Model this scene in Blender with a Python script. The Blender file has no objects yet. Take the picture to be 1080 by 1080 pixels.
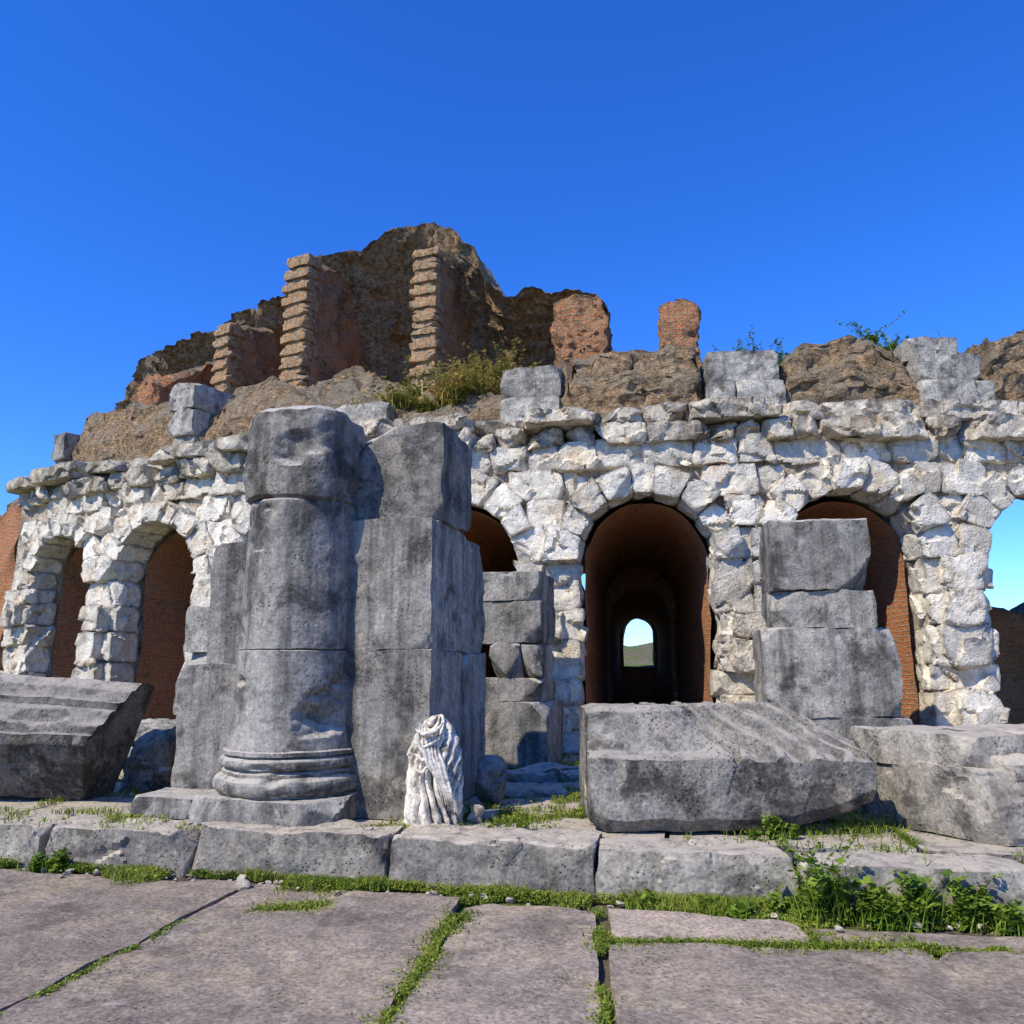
import bpy, math, random
import numpy as np
from mathutils import Vector, Matrix
rng=np.random.default_rng(11)
R_=lambda a=0.,b=1.: float(rng.uniform(a,b))
scene=bpy.context.scene
# ---------------------------------------------------------------- noise
def hash3(ix,iy,iz,seed):
    h=(ix.astype(np.uint64)*np.uint64(374761393)+iy.astype(np.uint64)*np.uint64(668265263)+iz.astype(np.uint64)*np.uint64(2246822519)+np.uint64(seed*3266489917))&np.uint64(0xffffffff)
    h=((h^(h>>np.uint64(13)))*np.uint64(1274126177))&np.uint64(0xffffffff)
    h=((h^(h>>np.uint64(15)))*np.uint64(2246822519))&np.uint64(0xffffffff)
    h=h^(h>>np.uint64(16))
    return h.astype(np.float64)/2147483647.5-1.0
def vnoise(P,seed=0):
    I=np.floor(P).astype(np.int64);F=P-I;U=F*F*(3-2*F);I=I+100000
    r=0
    for i in (0,1):
        for j in (0,1):
            for k in (0,1):
                w=(U[:,0] if i else 1-U[:,0])*(U[:,1] if j else 1-U[:,1])*(U[:,2] if k else 1-U[:,2])
                r=r+w*hash3(I[:,0]+i,I[:,1]+j,I[:,2]+k,seed)
    return r
def fbm(P,oct=3,seed=0,gain=.5):
    a=1.;f=1.;s=0
    for o in range(oct):
        s=s+a*vnoise(P*f+o*17.3,seed+o);a*=gain;f*=2.03
    return s
def fvec(P,oct=3,seed=0,gain=.5):
    return np.stack([fbm(P,oct,seed+k*31,gain) for k in range(3)],1)
def facet(P,seed=0):
    """piecewise planar offsets over random cells: fractured faces"""
    I=np.floor(P).astype(np.int64)+100000;best=np.full(len(P),1e9);H=np.zeros(len(P));Pp=P+100000
    for i in(-1,0,1):
        for j in(-1,0,1):
            for k in(-1,0,1):
                a,b,c=I[:,0]+i,I[:,1]+j,I[:,2]+k
                h=[hash3(a,b,c,seed+q) for q in range(3)]
                d=Pp-np.stack([a+.5+.45*h[0],b+.5+.45*h[1],c+.5+.45*h[2]],1);dd=(d*d).sum(1);m=dd<best
                best[m]=dd[m]
                g=np.stack([h[1],h[2],h[0]],1)
                H[m]=((d*g).sum(1)+h[0]*.35)[m]
    return H
# ---------------------------------------------------------------- mesh accumulator
class Acc:
    def __init__(s): s.V=[];s.Q=[];s.T=[];s.tone=[];s.uv=[];s.n=0
    def add(s,V,Q=None,T=None,tone=1.,uv=None):
        V=np.asarray(V,float)
        if Q is not None and len(Q): s.Q.append(np.asarray(Q,np.int64)+s.n)
        if T is not None and len(T): s.T.append(np.asarray(T,np.int64)+s.n)
        s.V.append(V);s.tone.append(np.full(len(V),tone) if np.isscalar(tone) else tone)
        s.uv.append(V.copy() if uv is None else uv);s.n+=len(V)
    def build(s,name,mat,parent=None,smooth=True,angle=35,origin=None):
        V=np.concatenate(s.V);Q=np.concatenate(s.Q) if s.Q else np.zeros((0,4),int);T=np.concatenate(s.T) if s.T else np.zeros((0,3),int)
        o=np.zeros(3) if origin is None else np.array(origin,float)
        me=bpy.data.meshes.new(name)
        me.vertices.add(len(V));me.vertices.foreach_set('co',(V-o).astype(np.float32).ravel())
        L=np.concatenate([Q.ravel(),T.ravel()]);me.loops.add(len(L));me.loops.foreach_set('vertex_index',L.astype(np.int32))
        st=np.concatenate([np.arange(len(Q))*4,len(Q)*4+np.arange(len(T))*3])
        me.polygons.add(len(st));me.polygons.foreach_set('loop_start',st.astype(np.int32))
        me.update(calc_edges=True);me.validate()
        a=me.attributes.new('tone','FLOAT','POINT');a.data.foreach_set('value',np.concatenate(s.tone).astype(np.float32))
        a=me.attributes.new('buv','FLOAT_VECTOR','POINT');a.data.foreach_set('vector',np.concatenate(s.uv).astype(np.float32).ravel())
        ob=bpy.data.objects.new(name,me);scene.collection.objects.link(ob)
        ob.location=o
        me.materials.append(mat)
        if smooth:
            me.shade_smooth()
            if angle<180: me.set_sharp_from_angle(angle=math.radians(angle))
        return ob
def empty(name,loc=(0,0,0)):
    e=bpy.data.objects.new(name,None);e.location=loc;scene.collection.objects.link(e);return e
_t={}
def template(nx,ny,nz):
    k=(nx,ny,nz)
    if k in _t: return _t[k]
    idx={};P=[];Q=[]
    def v(i,j,l):
        t=(i,j,l)
        if t not in idx: idx[t]=len(P);P.append((i/nx,j/ny,l/nz))
        return idx[t]
    for i in range(nx):
        for j in range(ny):
            Q.append((v(i,j,0),v(i,j+1,0),v(i+1,j+1,0),v(i+1,j,0)))
            Q.append((v(i,j,nz),v(i+1,j,nz),v(i+1,j+1,nz),v(i,j+1,nz)))
    for i in range(nx):
        for l in range(nz):
            Q.append((v(i,0,l),v(i+1,0,l),v(i+1,0,l+1),v(i,0,l+1)))
            Q.append((v(i,ny,l),v(i,ny,l+1),v(i+1,ny,l+1),v(i+1,ny,l)))
    for j in range(ny):
        for l in range(nz):
            Q.append((v(0,j,l),v(0,j,l+1),v(0,j+1,l+1),v(0,j+1,l)))
            Q.append((v(nx,j,l),v(nx,j+1,l),v(nx,j+1,l+1),v(nx,j,l+1)))
    _t[k]=(np.array(P),np.array(Q));return _t[k]
def chipplanes(P,nch,chip,ax=None,bev=0.):
    c=P.mean(0)
    def cut(P,n,amt):
        d=(P-c)@n;e=d.max()-amt;m=d>e
        P[m]-=np.outer(d[m]-e,n);return P
    if ax is not None and bev>0:
        for a in range(3):
            for b in range(a+1,3):
                for sa in(-1,1):
                    for sb in(-1,1):
                        n=sa*ax[a]+sb*ax[b]+.12*rng.normal(size=3);n/=np.linalg.norm(n);P=cut(P,n,bev*R_(.3,1.4))
    for _ in range(nch):
        if ax is not None:
            w=rng.uniform(.25,1,3)*rng.choice([-1,1],3);n=w[0]*ax[0]+w[1]*ax[1]+w[2]*ax[2]
        else: n=rng.normal(size=3)
        n=n/np.linalg.norm(n);P=cut(P,n,chip*R_(.1,1.)**1.6)
    return P
def hexa(x0,x1,y0,y1,z0,z1):
    C=np.zeros((2,2,2,3))
    for i in(0,1):
        for j in(0,1):
            for k in(0,1): C[i,j,k]=((x0,x1)[i],(y0,y1)[j],(z0,z1)[k])
    return C
def rough(acc,C,res=.05,chip=.06,nch=8,bev=.02,amp=.01,freq=5,oct=3,warp=None,tone=None,seed=None,maxn=60,fa=0.,ff=5.):
    L=[np.linalg.norm(C[1]-C[0],axis=-1).max(),np.linalg.norm(C[:,1]-C[:,0],axis=-1).max(),np.linalg.norm(C[:,:,1]-C[:,:,0],axis=-1).max()]
    n=[min(maxn,max(2,int(math.ceil(l/res)))) for l in L]
    U,Q=template(*n)
    P=0
    for i in(0,1):
        for j in(0,1):
            for k in(0,1):
                w=(U[:,0] if i else 1-U[:,0])*(U[:,1] if j else 1-U[:,1])*(U[:,2] if k else 1-U[:,2]);P=P+w[:,None]*C[i,j,k]
    ax=[C[1,0,0]-C[0,0,0],C[0,1,0]-C[0,0,0],C[0,0,1]-C[0,0,0]];ax=[a/np.linalg.norm(a) for a in ax]
    P=chipplanes(P,nch,chip,ax,bev)
    if warp is not None: P=warp(P)
    sd=int(rng.integers(0,9999)) if seed is None else seed
    if fa:
        c=P.mean(0);D=P-c;D/=np.linalg.norm(D,axis=1,keepdims=True)+1e-6
        P=P+D*(fa*facet(P*ff,sd))[:,None]
    P=P+amp*fvec(P*freq,oct,sd)
    if tone is None: tone=R_(.80,1.12)
    acc.add(P,Q,tone=tone)
def frame(ox,oy,a):
    ca,sa=math.cos(a),math.sin(a)
    def f(P):
        Q=P.copy();Q[...,0]=ox+P[...,0]*ca+P[...,1]*sa;Q[...,1]=oy-P[...,0]*sa+P[...,1]*ca
        return Q
    return f
def resample(poly,m):
    p=np.array(poly+[poly[0]],float);d=np.r_[0,np.cumsum(np.linalg.norm(np.diff(p,axis=0),axis=1))]
    t=np.linspace(0,d[-1],m,endpoint=False);return np.stack([np.interp(t,d,p[:,k]) for k in range(p.shape[1])],1)
def sweep(acc,S,caps=6,amp=0,freq=1,oct=4,post=None,tone=1.,uv=None,seed=5,gain=.5,fa=0,ff=4):
    S=np.asarray(S,float);n,m,_=S.shape
    V=[S.reshape(-1,3)];Q=[]
    i=np.arange(n-1)[:,None]*m;j=np.arange(m)[None,:];j2=(j+1)%m
    Q.append(np.stack([i+j,i+j2,i+m+j2,i+m+j],-1).reshape(-1,4))
    T=[];off=n*m;UV=[uv.reshape(-1,3)] if uv is not None else None
    if caps:
        for e,sgn in((0,1),(n-1,-1)):
            c=S[e].mean(0);prev=e*m+np.arange(m)
            uc=None
            if uv is not None: uc=uv[e].mean(0)
            for k in range(1,caps):
                f=1-k/caps;ring=c+(S[e]-c)*f;V.append(ring)
                if uv is not None: UV.append(uc+(uv[e]-uc)*f)
                cur=off+np.arange(m);off+=m
                q=np.stack([prev,cur,np.roll(cur,-1),np.roll(prev,-1)],-1);Q.append(q if sgn==1 else q[:,::-1]);prev=cur
            V.append(c[None]);
            if uv is not None: UV.append(uc[None])
            t=np.stack([prev,np.full(m,off),np.roll(prev,-1)],-1);T.append(t if sgn==1 else t[:,::-1]);off+=1
    V=np.concatenate(V)
    if post is not None: V=post(V)
    if fa:
        D=V-V.mean(0);D/=np.linalg.norm(D,axis=1,keepdims=True)+1e-6
        V=V+D*(fa*facet(V*ff,seed))[:,None]
    if amp: V=V+amp*fvec(V*freq,oct,seed,gain)
    acc.add(V,np.concatenate(Q),np.concatenate(T) if T else None,tone=tone,uv=np.concatenate(UV) if UV else None)
# ---------------------------------------------------------------- materials
def newmat(name):
    m=bpy.data.materials.new(name);m.use_nodes=True;nt=m.node_tree;nt.nodes.clear()
    o=nt.nodes.new('ShaderNodeOutputMaterial');b=nt.nodes.new('ShaderNodeBsdfPrincipled');nt.links.new(b.outputs[0],o.inputs[0])
    b.inputs['Roughness'].default_value=.9;b.inputs['Specular IOR Level'].default_value=.2
    return m,nt,b
class G:
    def __init__(s,nt): s.nt=nt
    def n(s,t,**k):
        x=s.nt.nodes.new(t)
        for a,b in k.items(): setattr(x,a,b)
        return x
    def l(s,a,b): s.nt.links.new(a,b)
    def vec(s,scale=(1,1,1),src='Object'):
        t=s.n('ShaderNodeTexCoord');m=s.n('ShaderNodeMapping');m.inputs['Scale'].default_value=scale;s.l(t.outputs[src],m.inputs[0]);return m.outputs[0]
    def noise(s,v,sc,det=4,ro=.55,dist=0.):
        x=s.n('ShaderNodeTexNoise');x.inputs['Scale'].default_value=sc;x.inputs['Detail'].default_value=det;x.inputs['Roughness'].default_value=ro;x.inputs['Distortion'].default_value=dist;s.l(v,x.inputs['Vector']);return x.outputs['Fac']
    def ramp(s,f,a,b,va=0.,vb=1.):
        x=s.n('ShaderNodeMapRange');x.inputs[1].default_value=a;x.inputs[2].default_value=b;x.inputs[3].default_value=va;x.inputs[4].default_value=vb;x.interpolation_type='SMOOTHSTEP';s.l(f,x.inputs[0]);return x.outputs[0]
    def mix(s,f,a,b,mode='MIX'):
        x=s.n('ShaderNodeMix');x.data_type='RGBA';x.blend_type=mode
        for v,i in((f,0),(a,6),(b,7)):
            if isinstance(v,(float,int)): x.inputs[i].default_value=v
            elif isinstance(v,tuple): x.inputs[i].default_value=(*v,1)
            else: s.l(v,x.inputs[i])
        return x.outputs[2]
    def math(s,op,a,b=0.):
        x=s.n('ShaderNodeMath',operation=op)
        for v,i in((a,0),(b,1)):
            if isinstance(v,(float,int)): x.inputs[i].default_value=v
            else: s.l(v,x.inputs[i])
        return x.outputs[0]
    def grey(s,v):
        x=s.n('ShaderNodeCombineColor')
        for i in range(3): s.l(v,x.inputs[i])
        return x.outputs[0]
def rock(name,c1,c2,cd,dark=(.52,.66),darkamt=.8,sc=1.,streak=.35,cav=.5,bump=.5,top=None,warm=None,bdist=.03,pits=True,light=None,var=(.72,1.18),fine=(.62,1.32),holes=0.):
    m,nt,b=newmat(name);g=G(nt);v=g.vec()
    col=g.mix(g.ramp(g.noise(v,.9*sc,5,.6),.38,.62),c1,c2)
    if warm: col=g.mix(g.math('MULTIPLY',g.ramp(g.noise(v,1.7*sc,4,.65,.4),.5,.66),.8),col,warm)
    col=g.mix(g.math('MULTIPLY',g.ramp(g.noise(v,1.9*sc,7,.7,.3),dark[0],dark[1]),darkamt),col,cd)
    if light: col=g.mix(g.math('MULTIPLY',g.ramp(g.noise(v,4.3*sc,5,.7,.5),.58,.68),.6),col,light)
    if streak:
        vs=g.vec((4,4,.3));st=g.ramp(g.noise(vs,1.2*sc,5,.65),.42,.66,1.,1.-streak);col=g.mix(1.,col,g.grey(st),'MULTIPLY')
    f=g.noise(v,38,4,.7);col=g.mix(1.,col,g.grey(g.ramp(f,.3,.7,*fine)),'MULTIPLY')
    f9=g.noise(v,8,7,.72);col=g.mix(1.,col,g.grey(g.ramp(f9,.34,.64,*var)),'MULTIPLY')
    a=g.n('ShaderNodeAttribute',attribute_name='tone');col=g.mix(1.,col,g.grey(a.outputs['Fac']),'MULTIPLY')
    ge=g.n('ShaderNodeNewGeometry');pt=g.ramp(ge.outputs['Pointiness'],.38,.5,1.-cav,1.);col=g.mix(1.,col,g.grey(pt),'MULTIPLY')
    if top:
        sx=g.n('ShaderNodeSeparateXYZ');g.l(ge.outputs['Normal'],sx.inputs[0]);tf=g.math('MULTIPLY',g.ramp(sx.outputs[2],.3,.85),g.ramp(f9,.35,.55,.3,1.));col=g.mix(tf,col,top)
    h=g.math('ADD',g.math('MULTIPLY',f9,1.2),g.math('MULTIPLY',f,.35))
    if pits:
        vo=g.n('ShaderNodeTexVoronoi');vo.inputs['Scale'].default_value=16;g.l(v,vo.inputs['Vector'])
        h=g.math('ADD',h,g.math('MULTIPLY',g.ramp(vo.outputs['Distance'],.05,.4),.3))
    if holes:
        v2=g.n('ShaderNodeTexVoronoi');v2.inputs['Scale'].default_value=30;g.l(v,v2.inputs['Vector'])
        hm=g.math('MULTIPLY',g.ramp(v2.outputs['Distance'],.12,.34,1.,0.),g.ramp(g.noise(v,3.2,4,.7),.47,.60))
        col=g.mix(1.,col,g.grey(g.math('SUBTRACT',1.,g.math('MULTIPLY',hm,holes))),'MULTIPLY')
        h=g.math('SUBTRACT',h,g.math('MULTIPLY',hm,.6))
    g.l(col,b.inputs['Base Color'])
    bp=g.n('ShaderNodeBump');bp.inputs['Strength'].default_value=bump;bp.inputs['Distance'].default_value=bdist;g.l(h,bp.inputs['Height']);g.l(bp.outputs[0],b.inputs['Normal'])
    return m
def brickmat(name,b1,b2,mort,rub,rubamt=(.45,.6),top=None,scl=1.,mix2=None):
    m,nt,b=newmat(name);g=G(nt);a=g.n('ShaderNodeAttribute',attribute_name='buv')
    v=g.vec();mx=g.n('ShaderNodeVectorMath',operation='MULTIPLY_ADD')
    nz=g.n('ShaderNodeTexNoise');nz.inputs['Scale'].default_value=3;g.l(v,nz.inputs['Vector'])
    g.l(nz.outputs['Color'],mx.inputs[0]);mx.inputs[1].default_value=(.06,.06,.0);g.l(a.outputs['Vector'],mx.inputs[2])
    br=g.n('ShaderNodeTexBrick');g.l(mx.outputs[0],br.inputs['Vector']);br.inputs['Scale'].default_value=1
    br.inputs['Brick Width'].default_value=.26*scl;br.inputs['Row Height'].default_value=.075*scl;br.inputs['Mortar Size'].default_value=.012*scl;br.inputs['Mortar Smooth'].default_value=.4
    br.inputs['Color1'].default_value=(*b1,1);br.inputs['Color2'].default_value=(*b2,1);br.inputs['Mortar'].default_value=(*mort,1);br.inputs['Bias'].default_value=-.1
    f=g.noise(v,1.1,6,.7);k=g.ramp(f,*rubamt)
    n2=g.noise(v,9,7,.78);rubc=g.mix(g.ramp(n2,.35,.65),tuple(x*.4 for x in rub),tuple(min(1,x*1.6) for x in rub))
    if mix2: rubc=g.mix(g.ramp(g.noise(v,1.7,5,.65),.45,.62),rubc,g.mix(g.ramp(n2,.38,.62),tuple(x*.4 for x in mix2),mix2))
    col=g.mix(k,br.outputs['Color'],rubc)
    col=g.mix(1.,col,g.grey(g.ramp(g.noise(v,30,4,.7),.3,.7,.6,1.3)),'MULTIPLY')
    ge=g.n('ShaderNodeNewGeometry')
    if top:
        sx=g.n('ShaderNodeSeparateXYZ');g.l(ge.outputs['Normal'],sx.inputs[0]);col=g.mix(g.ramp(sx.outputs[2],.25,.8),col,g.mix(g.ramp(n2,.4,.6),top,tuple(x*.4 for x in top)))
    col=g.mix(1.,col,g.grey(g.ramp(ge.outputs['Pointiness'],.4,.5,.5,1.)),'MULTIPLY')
    g.l(col,b.inputs['Base Color'])
    h=g.math('SUBTRACT',g.math('ADD',g.math('MULTIPLY',n2,1.3),g.noise(v,45,3,.7)),g.math('MULTIPLY',br.outputs['Fac'],.7))
    bp=g.n('ShaderNodeBump');bp.inputs['Strength'].default_value=.9;bp.inputs['Distance'].default_value=.07;g.l(h,bp.inputs['Height']);g.l(bp.outputs[0],b.inputs['Normal'])
    return m
def leafmat(name,c1,c2,sc=3.,trans=.3):
    m,nt,b=newmat(name);g=G(nt);v=g.vec();a=g.n('ShaderNodeAttribute',attribute_name='tone')
    col=g.mix(g.ramp(g.noise(v,sc,4,.6),.35,.65),c1,c2);col=g.mix(1.,col,g.grey(a.outputs['Fac']),'MULTIPLY');g.l(col,b.inputs['Base Color'])
    b.inputs['Roughness'].default_value=.55
    t=g.n('ShaderNodeBsdfTranslucent');g.l(col,t.inputs[0]);mx=g.n('ShaderNodeMixShader');mx.inputs[0].default_value=trans
    o=[n for n in nt.nodes if n.type=='OUTPUT_MATERIAL'][0];g.l(b.outputs[0],mx.inputs[1]);g.l(t.outputs[0],mx.inputs[2]);g.l(mx.outputs[0],o.inputs[0]);return m
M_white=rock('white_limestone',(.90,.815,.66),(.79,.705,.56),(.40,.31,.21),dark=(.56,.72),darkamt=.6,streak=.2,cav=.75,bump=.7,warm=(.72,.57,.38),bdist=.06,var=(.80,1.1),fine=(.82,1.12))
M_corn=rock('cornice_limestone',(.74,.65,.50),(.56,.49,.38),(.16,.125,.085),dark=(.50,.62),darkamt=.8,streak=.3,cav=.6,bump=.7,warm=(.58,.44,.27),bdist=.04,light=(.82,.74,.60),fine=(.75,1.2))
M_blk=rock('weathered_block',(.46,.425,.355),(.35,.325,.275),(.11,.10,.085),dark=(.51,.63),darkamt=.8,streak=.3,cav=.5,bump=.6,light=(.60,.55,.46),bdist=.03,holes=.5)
M_core=rock('mortar_core',(.62,.53,.39),(.44,.36,.25),(.18,.14,.10),cav=.4,bump=.9,bdist=.06)
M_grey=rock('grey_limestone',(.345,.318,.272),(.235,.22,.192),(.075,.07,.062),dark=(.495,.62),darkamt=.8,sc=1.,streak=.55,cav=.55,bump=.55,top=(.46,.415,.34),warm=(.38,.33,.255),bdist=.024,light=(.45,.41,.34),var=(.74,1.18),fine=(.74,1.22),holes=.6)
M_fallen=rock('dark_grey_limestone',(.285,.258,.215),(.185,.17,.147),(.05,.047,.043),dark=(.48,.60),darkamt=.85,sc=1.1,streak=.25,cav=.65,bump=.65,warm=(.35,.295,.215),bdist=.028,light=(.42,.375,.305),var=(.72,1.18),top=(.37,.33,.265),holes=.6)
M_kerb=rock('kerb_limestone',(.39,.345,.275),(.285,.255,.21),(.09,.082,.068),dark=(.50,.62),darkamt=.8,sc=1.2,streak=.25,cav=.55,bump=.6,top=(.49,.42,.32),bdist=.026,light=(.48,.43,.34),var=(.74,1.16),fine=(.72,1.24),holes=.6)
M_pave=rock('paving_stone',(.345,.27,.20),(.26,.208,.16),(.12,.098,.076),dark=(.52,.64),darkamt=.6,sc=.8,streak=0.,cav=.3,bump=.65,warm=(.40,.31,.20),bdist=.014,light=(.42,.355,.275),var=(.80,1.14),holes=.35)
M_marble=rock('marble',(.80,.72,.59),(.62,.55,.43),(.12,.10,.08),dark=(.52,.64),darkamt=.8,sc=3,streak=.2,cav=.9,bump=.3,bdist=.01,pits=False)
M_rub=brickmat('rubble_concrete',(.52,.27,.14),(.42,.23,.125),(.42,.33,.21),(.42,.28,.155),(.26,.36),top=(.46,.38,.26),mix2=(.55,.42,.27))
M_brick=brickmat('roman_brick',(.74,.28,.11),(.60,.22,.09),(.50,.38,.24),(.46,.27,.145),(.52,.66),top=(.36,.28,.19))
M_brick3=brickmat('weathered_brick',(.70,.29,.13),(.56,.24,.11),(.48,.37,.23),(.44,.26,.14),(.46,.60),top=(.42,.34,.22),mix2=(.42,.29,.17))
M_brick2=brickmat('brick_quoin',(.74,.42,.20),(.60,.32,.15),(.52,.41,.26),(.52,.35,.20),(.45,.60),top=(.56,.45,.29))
M_grass=leafmat('grass_leaf',(.15,.21,.022),(.27,.31,.045),2.)
M_weed=leafmat('weed_leaf',(.11,.19,.018),(.22,.30,.035),6.)
M_dry=leafmat('dry_plant',(.46,.33,.10),(.19,.21,.035),1.5)
def groundmat(name):
    m,nt,b=newmat(name);g=G(nt);v=g.vec()
    soil=g.mix(g.ramp(g.noise(v,5,6,.7),.35,.65),(.12,.09,.06),(.26,.20,.13))
    gr=g.mix(g.ramp(g.noise(v,12,6,.7),.35,.65),(.07,.11,.015),(.17,.21,.035))
    col=g.mix(g.ramp(g.noise(v,.8,6,.7),.44,.56),soil,gr);g.l(col,b.inputs['Base Color'])
    bp=g.n('ShaderNodeBump');bp.inputs['Distance'].default_value=.04;g.l(g.noise(v,30,6,.7),bp.inputs['Height']);g.l(bp.outputs[0],b.inputs['Normal']);return m
M_ground=groundmat('soil_and_grass')
# ---------------------------------------------------------------- amphitheatre geometry frame
CX,CY,RR=6.,39.7,28.
PZ=.33
def cyl(th,R,z): return np.stack([CX+R*np.sin(th),CY-R*np.cos(th),z],-1)
def fw(P):
    th=P[:,0]/RR;return cyl(th,RR+P[:,1],P[:,2])
amph=empty('amphitheatre_ruin',(CX,CY-RR,0))
def par(ob):
    ob.parent=amph;ob.matrix_parent_inverse=Matrix.Translation(-amph.location)
    return ob
D2=math.radians
arch=[D2(-8.2+6.1*k)*RR for k in range(-4,4)]
SP=D2(6.1)*RR;A=1.02;SZ=3.13
core=Acc()
def quadstrip(acc,P):
    P=np.array(P,float);n,m,_=P.shape
    i=np.arange(n-1)[:,None]*m;j=np.arange(m-1)[None,:]
    acc.add(fw(P.reshape(-1,3)),np.stack([i+j,i+j+1,i+m+j+1,i+m+j],-1).reshape(-1,4))
ca=A+.05;CW=-.07
for uk in arch:
    us=np.linspace(-ca,ca,25)
    zl=SZ+np.sqrt(np.maximum(0,ca*ca-us*us))
    for w in(CW,-.8): quadstrip(core,[[(uk+u,w,z),(uk+u,w,5.0)] for u,z in zip(us,zl)])
    quadstrip(core,[[(uk+u,CW,z),(uk+u,-.8,z)] for u,z in zip(us,zl)])
    for s in(-1,1): quadstrip(core,[[(uk+s*ca,CW,PZ),(uk+s*ca,-.8,PZ)],[(uk+s*ca,CW,SZ),(uk+s*ca,-.8,SZ)]])
    for w in(CW,-.8):
        us=np.linspace(ca,SP-ca,4);quadstrip(core,[[(uk+u,w,PZ),(uk+u,w,5.0)] for u in us])
uL=arch[0];
for w in(CW,-.8): quadstrip(core,[[(uL-ca-u,w,PZ),(uL-ca-u,w,5.0)] for u in(0,.5,1.05)])
uE=uL-ca-1.05
quadstrip(core,[[(uE,CW,PZ),(uE,-.8,PZ)],[(uE,CW,5.),(uE,-.8,5.)]])
par(core.build('wall_core',M_core,smooth=False))
# stones
W=Acc()
kw=dict(res=.032,chip=.10,nch=8,bev=.018,amp=.014,freq=6,oct=4,warp=fw,fa=.088,ff=3.0)
def pier(u0,u1,z0=PZ,z1=SZ,base=True):
    z=z0
    if base:
        rough(W,hexa(u0-.08,u1+.08,-.5,.18,z,z+.3),**kw);z+=.3
    while z<z1-.02:
        h=R_(.34,.6)
        if z1-(z+h)<.28: h=z1-z
        f=R_(.0,.12);r=R_()
        wd=u1-u0
        if r<.4:
            rough(W,hexa(u0-R_(-.02,.05),u1+R_(-.02,.05),-.5,f,z+.004,z+h),**kw)
        else:
            s=u0+wd*R_(.33,.67);rough(W,hexa(u0-R_(-.02,.05),s-.004,-.5,f+R_(-.05,.07),z+.004,z+h),**kw);rough(W,hexa(s+.004,u1+R_(-.02,.05),-.5,f+R_(-.05,.07),z+.004,z+h),**kw)
        if R_()<.75:
            c=(u0+u1)/2+R_(-.06,.06);q=R_(.24,.32);rough(W,hexa(c-q,c+q,-.1,f+R_(.10,.22),z+.004,z+h),**kw)
        z+=h
for i,uk in enumerate(arch):
    pier(uk+A,uk+SP-A)
pier(uL-A-.95,uL-A)
for uk in arch:
    n=9;edges=np.linspace(0,math.pi,n+1)+np.r_[0,rng.uniform(-.05,.05,n-1),0]
    for a0,a1 in zip(edges[:-1],edges[1:]):
        r1=R_(1.40,1.56);r0=A+R_(-.015,.03);f=R_(.08,.22)
        C=np.zeros((2,2,2,3))
        for i,a in((0,a1-.005),(1,a0+.005)):
            for j,w in((0,-.5),(1,f)):
                for k,r in((0,r0),(1,r1)): C[i,j,k]=(uk+r*math.cos(a),w,SZ+r*math.sin(a))
        rough(W,C,**{**kw,'fa':.06,'chip':.09})
def spanrow(z0,z1):
    for uk in arch+[arch[0]-SP]:
        rr=1.30;d=max(0,rr*rr-max(0,z0-SZ)**2)**.5
        a=uk+d;b=uk+SP-d
        if uk<arch[0]: a=b-.75 if d<1 else arch[0]-A-.95
        if b-a<.12: continue
        u=a
        while u<b-.02:
            wd=R_(.4,.9)
            if b-(u+wd)<.28: wd=b-u
            rough(W,hexa(u+.004,u+wd,-.4,R_(-.03,.10),z0+.004,z1),**kw);u+=wd
z=SZ
for h in(.50,.46,.48,.40):
    spanrow(z,z+h);z+=h
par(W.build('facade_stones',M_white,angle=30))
# cornice
kc={**kw,'chip':.18,'nch':11,'fa':.08,'amp':.018}
K=Acc();u=uL-A-1.0;end=arch[-1]+SP
while u<end:
    wd=R_(.35,.95);f=R_(.06,.26);rough(K,hexa(u,u+wd-.006,-.8,f,4.90+R_(-.03,.06),5.24+R_(-.02,.03)),**kc);u+=wd
u=uL-A-1.1
while u<end:
    wd=R_(.6,1.9);f=R_(.18,.42)
    if R_()<.12: f=.08
    t=5.50+R_(-.10,.05);rough(K,hexa(u,u+wd-.008,-1.3,f,5.25,t),**kc);u+=wd
par(K.build('cornice',M_corn,angle=32))
UB=Acc()
def upper(th0,th1,z0,z1,w0,w1,n=2,rows=2):
    hs=np.linspace(z0,z1,rows+1)
    for r in range(rows):
        ed=np.linspace(D2(th0)*RR,D2(th1)*RR,n+1)
        if n>1: ed[1:-1]+=rng.uniform(-.3,.3,n-1)
        for a,b in zip(ed[:-1],ed[1:]): rough(UB,hexa(a,b-.004,w0,w1+R_(-.05,.05),hs[r],hs[r+1]-.004),**{**kc,'chip':.08,'fa':.02,'bev':.016},tone=R_(.75,1.15))
upper(-13.0,-10.9,5.40,6.50,-2.2,-.45,1,2)
upper(-6.0,-3.5,5.40,6.02,-1.8,-.3,2,1);upper(-5.95,-3.6,6.02,6.55,-1.8,-.45,1,1)
upper(.9,3.3,5.40,6.0,-1.8,-.3,2,1);upper(.95,3.0,6.0,6.45,-1.8,-.4,1,1);upper(.85,2.5,6.45,6.80,-1.8,-.5,1,1)
upper(-27.4,-26.0,5.40,7.0,-1.8,-.35,1,3)
upper(-35.9,-34.8,5.40,6.6,-1.6,-.4,1,2)
upper(-19.6,-17.2,5.40,6.1,-1.6,-.4,1,1)
par(UB.build('attic_blocks',M_blk,angle=30))
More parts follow.
